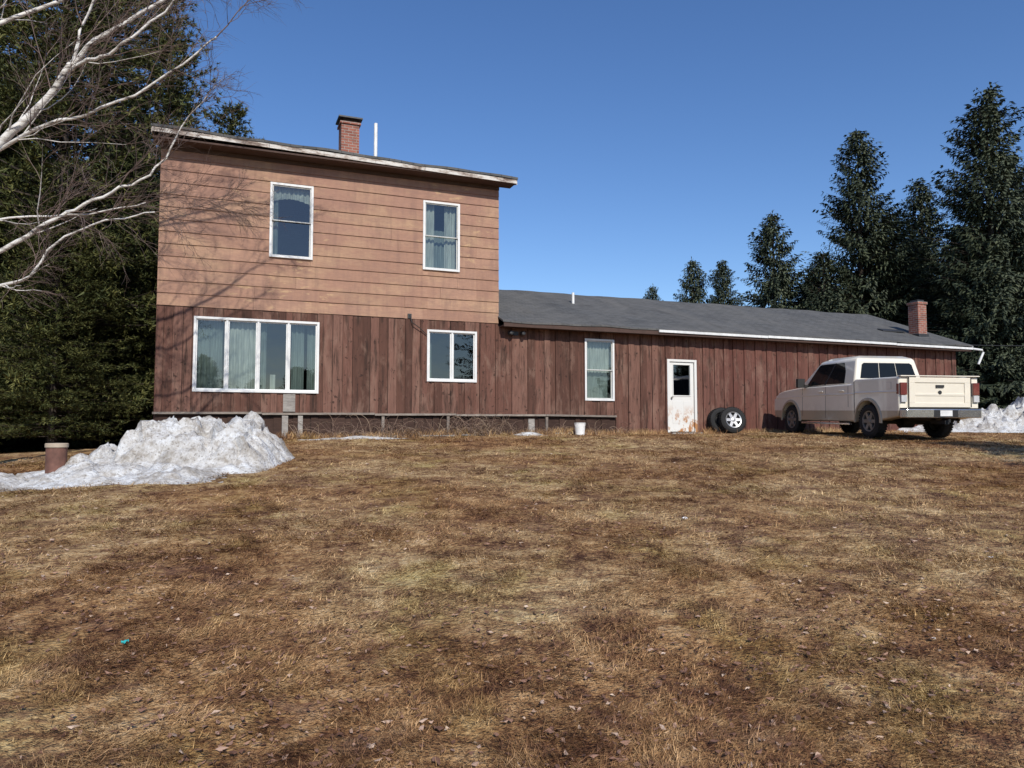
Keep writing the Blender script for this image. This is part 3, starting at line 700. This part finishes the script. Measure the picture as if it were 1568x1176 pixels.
# ------------------------------------------------------------------ pickup truck
def truck():
    E=empty('pickup_truck',(9.77,17.14,-.225),(0,-.027,R(98.1)))
    WB=(.84,.77,.635)
    m=NT('two_tone_paint'); sp=m.n('ShaderNodeSeparateXYZ'); m.l(m.coord(),sp.inputs[0]); dirt=m.noise(3,6,.7)
    c=m.mix(m.ramp(sp.outputs['Z'],[(.655,0),(.665,1)]),(.44,.36,.25),WB)
    c=m.mix(m.math('MULTIPLY',m.ramp(dirt,[(.4,0),(.7,1)]),m.ramp(sp.outputs['Z'],[(.35,.7),(.95,.05)])),c,(.34,.27,.2)); m.col(c); PAINT=m.set(.28,coat=.7)
    m=NT('cream_paint'); m.col(m.ramp(m.noise(2,5,.6),[(.3,tuple(x*.91 for x in WB)),(.7,tuple(x*.97 for x in WB))])); WP=m.set(.28,coat=.7)
    GL=simple('dark_auto_glass',(.010,.012,.013),.05,spec=.25,var=.05); CH=simple('chrome',(.58,.57,.56),.22,.9,var=.12); RED=simple('tail_light_red',(.16,.035,.03),.2,coat=.8); CLR=simple('clear_lens',(.55,.55,.55),.15,coat=.8)
    PL=simple('license_plate',(.7,.7,.68),.5)
    RA,FA=1.22,4.88; ar=.50
    def arch(cx): return [(cx+ar*math.cos(t),.42+ar*math.sin(t)) for t in [math.pi*i/14 for i in range(0,15)]]
    poly=[(.06,1.44),(1.72,1.44),(1.80,1.40),(1.86,1.33),(4.35,1.30),(4.6,1.285),(5.25,1.235),(5.55,1.18),(5.75,1.09),(5.85,.97),(5.88,.70),(5.80,.46)]
    poly+=[(x,z if z>.42 else .42) for (x,z) in arch(FA)]
    poly+=[(FA-ar-.02,.38),(RA+ar+.02,.38)]
    poly+=arch(RA)+[(.62,.44),(.10,.52),(.04,.72)]
    for y0,y1 in ((.72,1.0),(-1.0,-.72)):
        b=MB(); b.prism(poly,y0,y1); b.obj('body_side',[PAINT],E,bevel=.055,seg=4)
    # waist moulding: body line running along the flank below the windows
    b=MB()
    for sg in (1,-1):
        for (x0,x1,z0) in ((.10,1.74,1.10),(1.80,4.24,1.075),(4.26,5.70,1.04)):
            pr=[(z0-.03,.0),(z0,.012),(z0+.02,.0)]
            vs=[];
            for x in (x0,x1):
                for (z,dy) in pr: vs.append((x,sg*(1.0+dy),z))
            b.add(vs,[(0,1,4,3),(1,2,5,4),(0,3,5,2),(0,2,1),(3,4,5)])
    b.obj('body_crease',[PAINT],E)
    b=MB(); core=[(1.80,.5),(1.80,1.32),(4.35,1.305),(4.6,1.31),(5.25,1.26),(5.58,1.19),(5.78,1.05),(5.83,.5)]
    b.prism(core,-.719,.719); b.obj('cab_core',[PAINT],E,bevel=.03,seg=3)
    b=MB(); b.box(.12,1.79,-.719,.719,.72,.78); b.box(1.70,1.79,-.719,.719,.78,1.42); b.obj('bed_floor',[M_DARK],E)
    b=MB(); b.box(.2,5.4,-.50,-.38,.46,.62); b.box(.2,5.4,.38,.50,.46,.62); b.tube([(RA,-.8,.4),(RA,.8,.4)],.06,10); b.tube([(FA,-.8,.4),(FA,.8,.4)],.05,10)
    b.lathe([(-.15,0),(-.15,.16),(.15,.16),(.15,0)],14,Matrix.Translation((RA,0,.4))); b.tube([(1.9,-.6,.45),(.9,-.62,.5),(.25,-.66,.45)],.035,8)
    b.lathe([(-.1,0),(-.12,.3),(-.08,.36),(.08,.36),(.12,.3),(.1,0)],20,Matrix.Translation((.55,0,.55))@Matrix.Rotation(R(90),4,'X')); b.box(-.2,.3,-.05,.05,.36,.44); b.box(2.0,4.2,-.36,.36,.42,.55)
    for cx in (RA,FA):
        b.box(cx-.55,cx+.55,-.715,-.55,.62,1.0); b.box(cx-.55,cx+.55,.55,.715,.62,1.0)
    b.obj('chassis',[M_DARK],E)
    zb,zt=1.30,2.06; zm=zt-.085
    B=[(1.82,-.96,zb),(4.46,-.96,zb),(4.46,.96,zb),(1.82,.96,zb)]; Mi=[(1.95,-.80,zm),(3.58,-.80,zm),(3.58,.80,zm),(1.95,.80,zm)]
    T=[(2.14,-.60,zt),(3.36,-.60,zt),(3.36,.60,zt),(2.14,.60,zt)]
    b=MB(); b.add(B+Mi+T,[(0,3,2,1),(0,1,5,4),(1,2,6,5),(2,3,7,6),(3,0,4,7),(4,5,9,8),(5,6,10,9),(6,7,11,10),(7,4,8,11),(8,9,10,11)]); b.obj('cab_roof',[WP],E,bevel=.06,seg=4,smooth=True,autos=35)
    def bil(c,u,v):
        a=Vector(c[0]).lerp(Vector(c[1]),u); d=Vector(c[3]).lerp(Vector(c[2]),u); return a.lerp(d,v)
    gb=MB(); tb=MB()
    def pane(c,pts,out,target,th=.008,mi=0):
        n=Vector(out).normalized(); P=[bil(c,u,v) for u,v in pts]; k=len(P)
        vs=[p+n*th for p in P]+[p-n*.01 for p in P]; target.add(vs,[tuple(range(k))]+[(i,i+k,(i+1)%k+k,(i+1)%k) for i in range(k)],mi)
    for sg in (1,-1):
        c=[(1.82,.96*sg,zb),(4.46,.96*sg,zb),(3.58,.80*sg,zm),(1.95,.80*sg,zm)]; o=(0,sg,.24)
        pane(c,[(.17,.08),(.50,.08),(.50,.88),(.29,.88),(.20,.55)],o,gb); pane(c,[(.53,.08),(.86,.04),(.88,.30),(.93,.84),(.90,.88),(.53,.88)],o,gb)
        pane(c,[(.503,.06),(.527,.06),(.527,.90),(.503,.90)],o,tb,.006)
    c=[(1.82,.96,zb),(1.82,-.96,zb),(1.95,-.80,zm),(1.95,.80,zm)]; o=(-1,0,.2)
    pane(c,[(.08,.26),(.36,.26),(.36,.84),(.12,.84),(.09,.78)],o,gb); pane(c,[(.37,.26),(.63,.26),(.63,.84),(.37,.84)],o,gb); pane(c,[(.64,.26),(.92,.26),(.91,.78),(.88,.84),(.64,.84)],o,gb)
    c=[(4.46,-.96,zb),(4.46,.96,zb),(3.58,.80,zm),(3.58,-.80,zm)]; pane(c,[(.05,.06),(.95,.06),(.95,.95),(.05,.95)],(.75,0,1),gb)
    gb.obj('cab_glass',[GL],E,recalc=True); tb.obj('window_pillars',[M_DARK],E)
    b=MB(); b.box(-.002,.05,-.985,-.83,1.02,1.30); b.box(-.002,.05,.83,.985,1.02,1.30); b.box(.05,.13,1.0,1.010,1.04,1.28); b.box(.05,.13,-1.010,-1.0,1.04,1.28); b.obj('tail_lights',[RED],E,bevel=.01)
    b=MB(); b.box(-.006,.03,.84,.975,.86,1.01); b.box(-.006,.03,-.975,-.84,.86,1.01); b.obj('reverse_lenses',[CLR],E)
    b=MB(); b.box(.03,.10,-.775,.775,.74,1.42); b.box(.012,.03,-.77,.77,1.30,1.42); b.box(.012,.03,-.77,.77,.74,.84); b.box(.012,.03,-.77,-.62,.84,1.30); b.box(.012,.03,.62,.77,.84,1.30); b.box(.018,.03,-.62,.62,1.0,1.06)
    b.box(-.01,.10,-.99,.99,1.441,1.465); b.obj('tailgate',[WP],E,bevel=.012)
    b=MB(); b.box(0.004,.03,-.10,.10,1.19,1.25); b.box(.0,.028,-.785,-.776,.74,1.42); b.box(.0,.028,.776,.785,.74,1.42); b.lathe([(0,0),(0,.045),(-.012,.045),(-.012,0)],12,Matrix.Translation((.01,0,1.08))@Matrix.Rotation(R(90),4,'Z'))
    b.obj('tailgate_trim',[M_MET],E)
    b=MB(); pr=[(-.98,.0),(-.93,-.13),(-.3,-.17),(.3,-.17),(.93,-.13),(.98,.0)]
    def bump(z0,z1,dx,mb_):
        P=[(x+dx,y) for (y,x) in pr]; Q=[(.06,.98),(.06,-.98)]
        vs=[(x,y,z0) for x,y in P+Q]+[(x,y,z1) for x,y in P+Q]; n=8
        mb_.add(vs,[tuple(range(n)),tuple(reversed(range(n,16)))]+[(i,i+n,(i+1)%n+n,(i+1)%n) for i in range(n)])
    bump(.50,.70,0,b); b.obj('rear_bumper',[CH],E,bevel=.02)
    b=MB(); bump(.701,.725,.01,b); b.box(-.172,-.16,-.30,.30,.52,.68); b.tube([(-.26,0,.40),(-.26,0,.47)],.03,8); b.obj('bumper_pad',[M_DARK],E)
    b=MB(); b.box(-.182,-.174,-.15,.15,.54,.67); b.obj('license_plate',[PL],E)
    b=MB(); b.box(5.74,5.93,-.96,.96,.50,.72); b.box(5.84,5.895,-.5,.5,.76,1.04); b.obj('front_bumper',[CH],E,bevel=.03)
    b=MB(); b.box(5.70,5.885,.56,.985,.80,1.0); b.box(5.70,5.885,-.985,-.56,.80,1.0); b.obj('head_lights',[CLR],E,bevel=.02)
    b=MB()
    for sg in (1,-1):
        def bx(x0,x1,z0,z1,d=.003): b.box(x0,x1,*sorted((sg*.99,sg*(1.0+d))),z0,z1)
        bx(1.752,1.775,.44,1.38); bx(3.05,3.06,.46,1.28); bx(4.22,4.23,.5,1.28); bx(2.02,2.03,.75,1.28); bx(.32,.50,1.16,1.32,.004) if sg>0 else None
        b.box(3.98,4.06,*sorted((sg*.95,sg*1.10)),1.32,1.37); b.box(3.98,4.08,*sorted((sg*1.06,sg*1.27)),1.29,1.54)
        b.box(1.9,4.3,*sorted((sg*.955,sg*.972)),1.295,1.312)
    b.obj('seams_and_mirrors',[M_DARK],E)
    b=MB()
    for sg in (1,-1): b.box(1.9,4.2,*sorted((sg*.97,sg*1.06)),.30,.35)
    b.obj('running_boards',[CH],E,bevel=.01)
    b=MB(); b.box(.322,.498,1.0035,1.0065,1.162,1.318); b.obj('fuel_door',[PAINT],E)
    b=MB()
    for sg in (1,-1):
        for x in (2.2,3.16): b.box(x,x+.2,*sorted((sg*.995,sg*1.03)),1.14,1.18)
        b.box(4.081,4.12,*sorted((sg*1.07,sg*1.26)),1.30,1.53)
    b.obj('door_handles',[WP],E,bevel=.01)
    b=MB()
    for sg in (1,-1):
        for cx in (RA,FA):
            n=16; vs=[];fs=[]
            for i in range(n+1):
                t=-.1+(math.pi+.2)*i/n
                for rr,yy in ((ar-.015,.99),(ar-.015,1.030),(ar+.04,1.022),(ar+.06,.995)): vs.append((cx+rr*math.cos(t),sg*yy,.42+rr*math.sin(t)))
            for i in range(n):
                for j in range(4): a=i*4+j; c_=i*4+(j+1)%4; fs.append((a,c_,c_+4,a+4))
            b.add(vs,fs)
    m2=NT('tan_paint'); m2.col((.44,.36,.25)); TAN=m2.set(.4,coat=.4); b.obj('wheel_arch_trim',[TAN],E,smooth=False)
    for i,(cx,sg) in enumerate(((RA,1),(FA,1),(RA,-1),(FA,-1))):
        b=MB(); rot=Matrix.Rotation(R(180),4,'Z') if sg>0 else Matrix.Identity(4)
        wheel(b,Matrix.Translation((cx,sg*.86,.405))@rot); b.obj('wheel',[M_TIRE,M_RIMD,M_DARK],E,smooth=True,autos=30)
truck()

def loose(s,t,yaw,tilt):
    x,y,_=H2W(s,t); b=MB(); wheel(b,Matrix.Identity(4),.385,.24,.62); o=b.obj('loose_wheel',[M_TIRE,M_RIM,M_DARK],smooth=True,autos=30)
    o.location=(x,y,tz(x,y)+.375); o.rotation_euler=(tilt,0,ANG+yaw)
loose(1.42,-.55,R(-14),R(-12)); loose(1.24,-.25,R(172),R(8))

def bucket():
    x,y,_=H2W(-3.62,-.6); b=MB()
    b.lathe([(0,0),(0,.125),(.33,.148),(.335,.156),(.35,.156),(.35,.146),(.34,.142),(.02,.118),(.02,0)],24,Matrix.Rotation(R(90),4,'X')) 
    pts=[(.15*math.cos(a),.05*math.sin(a)-.12,.33-.13*math.sin(a)) for a in [math.pi*i/10 for i in range(11)]]; b.tube(pts,.004,5,0)
    o=b.obj('plastic_bucket',[simple('bucket_plastic',(.78,.78,.76),.4)],smooth=True,autos=35); o.location=(x,y,tz(x,y)-.01)
bucket()
def pipe():
    x,y=-7.25,12.0; b=MB(); T=Matrix.Rotation(R(90),4,'X')
    b.lathe([(-.1,.15),(.40,.15),(.40,.14)],24,T,0); b.lathe([(.40,.0),(.401,.165),(.455,.165),(.465,.155),(.47,0)],24,T,1)
    o=b.obj('well_casing',[simple('rusty_steel',(.15,.07,.05),.8,var=.4),simple('tan_cap',(.42,.34,.25),.7)],smooth=True,autos=35); o.location=(x,y,tz(x,y)+.06)
pipe()
def litter(name,x,y,c,s):
    r=random.Random(int(x*10)); b=MB(); pts=[]
    n=5
    for j in range(n):
        for i in range(n): pts.append(((i-2)*s/3,(j-2)*s/4,r.uniform(0,s*.5)))
    b.add(pts,[(j*n+i,j*n+i+1,(j+1)*n+i+1,(j+1)*n+i) for j in range(n-1) for i in range(n-1)]); o=b.obj(name,[simple(name+'_mat',c,.5)],recalc=False); o.location=(x,y,tz(x,y)+.015); o.rotation_euler=(0,0,.5)
litter('candy_wrapper',-2.2,4.35,(.02,.42,.42),.03); litter('paper_scrap',1.75,7.7,(.8,.8,.8),.05); litter('paper_scrap',3.9,6.2,(.6,.55,.5),.03); litter('paper_scrap',2.45,4.45,(.55,.52,.5),.02)

b=MB(); px,py=31.0,33.0; b.tube([(px,py,-1),(px,py,8)],[.16,.11],12); b.box(px-1.1,px+1.1,py-.06,py+.06,7.3,7.45); b.obj('utility_pole',[M_POLE])
b=MB(); A=Vector(H2W(11.4,.3,3.05)); Bv=Vector((px,py,4.3)); pts=[]
for i in range(17):
    t=i/16; p=A.lerp(Bv,t); p.z-=1.0*t*(1-t); pts.append(p)
b.tube(pts,.014,5); b.obj('utility_cable',[M_DARK])

# ------------------------------------------------------------------ light, sky, camera
EL,AZ=38,16
sd=Vector((math.sin(R(AZ))*math.cos(R(EL)),-math.cos(R(AZ))*math.cos(R(EL)),math.sin(R(EL))))
L=bpy.data.lights.new('sun','SUN'); L.energy=4.3; L.angle=R(.5); L.color=(1,.95,.87)
so=link(bpy.data.objects.new('sun',L)); so.rotation_euler=sd.to_track_quat('Z','Y').to_euler(); so.location=(10,-20,30)
w=bpy.data.worlds.new('World'); sc.world=w; w.use_nodes=True; nt=w.node_tree; bg=nt.nodes['Background']
sk=nt.nodes.new('ShaderNodeTexSky'); sk.sky_type='NISHITA'; sk.sun_disc=False; sk.sun_elevation=R(EL); sk.sun_rotation=R(180-AZ); sk.air_density=1.0; sk.dust_density=.3; sk.ozone_density=3.0; sk.altitude=300
hs=nt.nodes.new('ShaderNodeHueSaturation'); hs.inputs['Saturation'].default_value=1.18; hs.inputs['Hue'].default_value=.508
nt.links.new(sk.outputs[0],hs.inputs['Color']); nt.links.new(hs.outputs[0],bg.inputs[0]); bg.inputs[1].default_value=.14
cam=bpy.data.cameras.new('camera'); cam.sensor_width=36; cam.lens=36*1150/1568; cam.clip_start=.1; cam.clip_end=5000
co=link(bpy.data.objects.new('camera',cam)); co.location=(0,0,0); co.rotation_euler=(R(90+3.5),0,0); sc.camera=co
sc.view_settings.view_transform='Standard'; sc.view_settings.look='None'; sc.view_settings.exposure=0
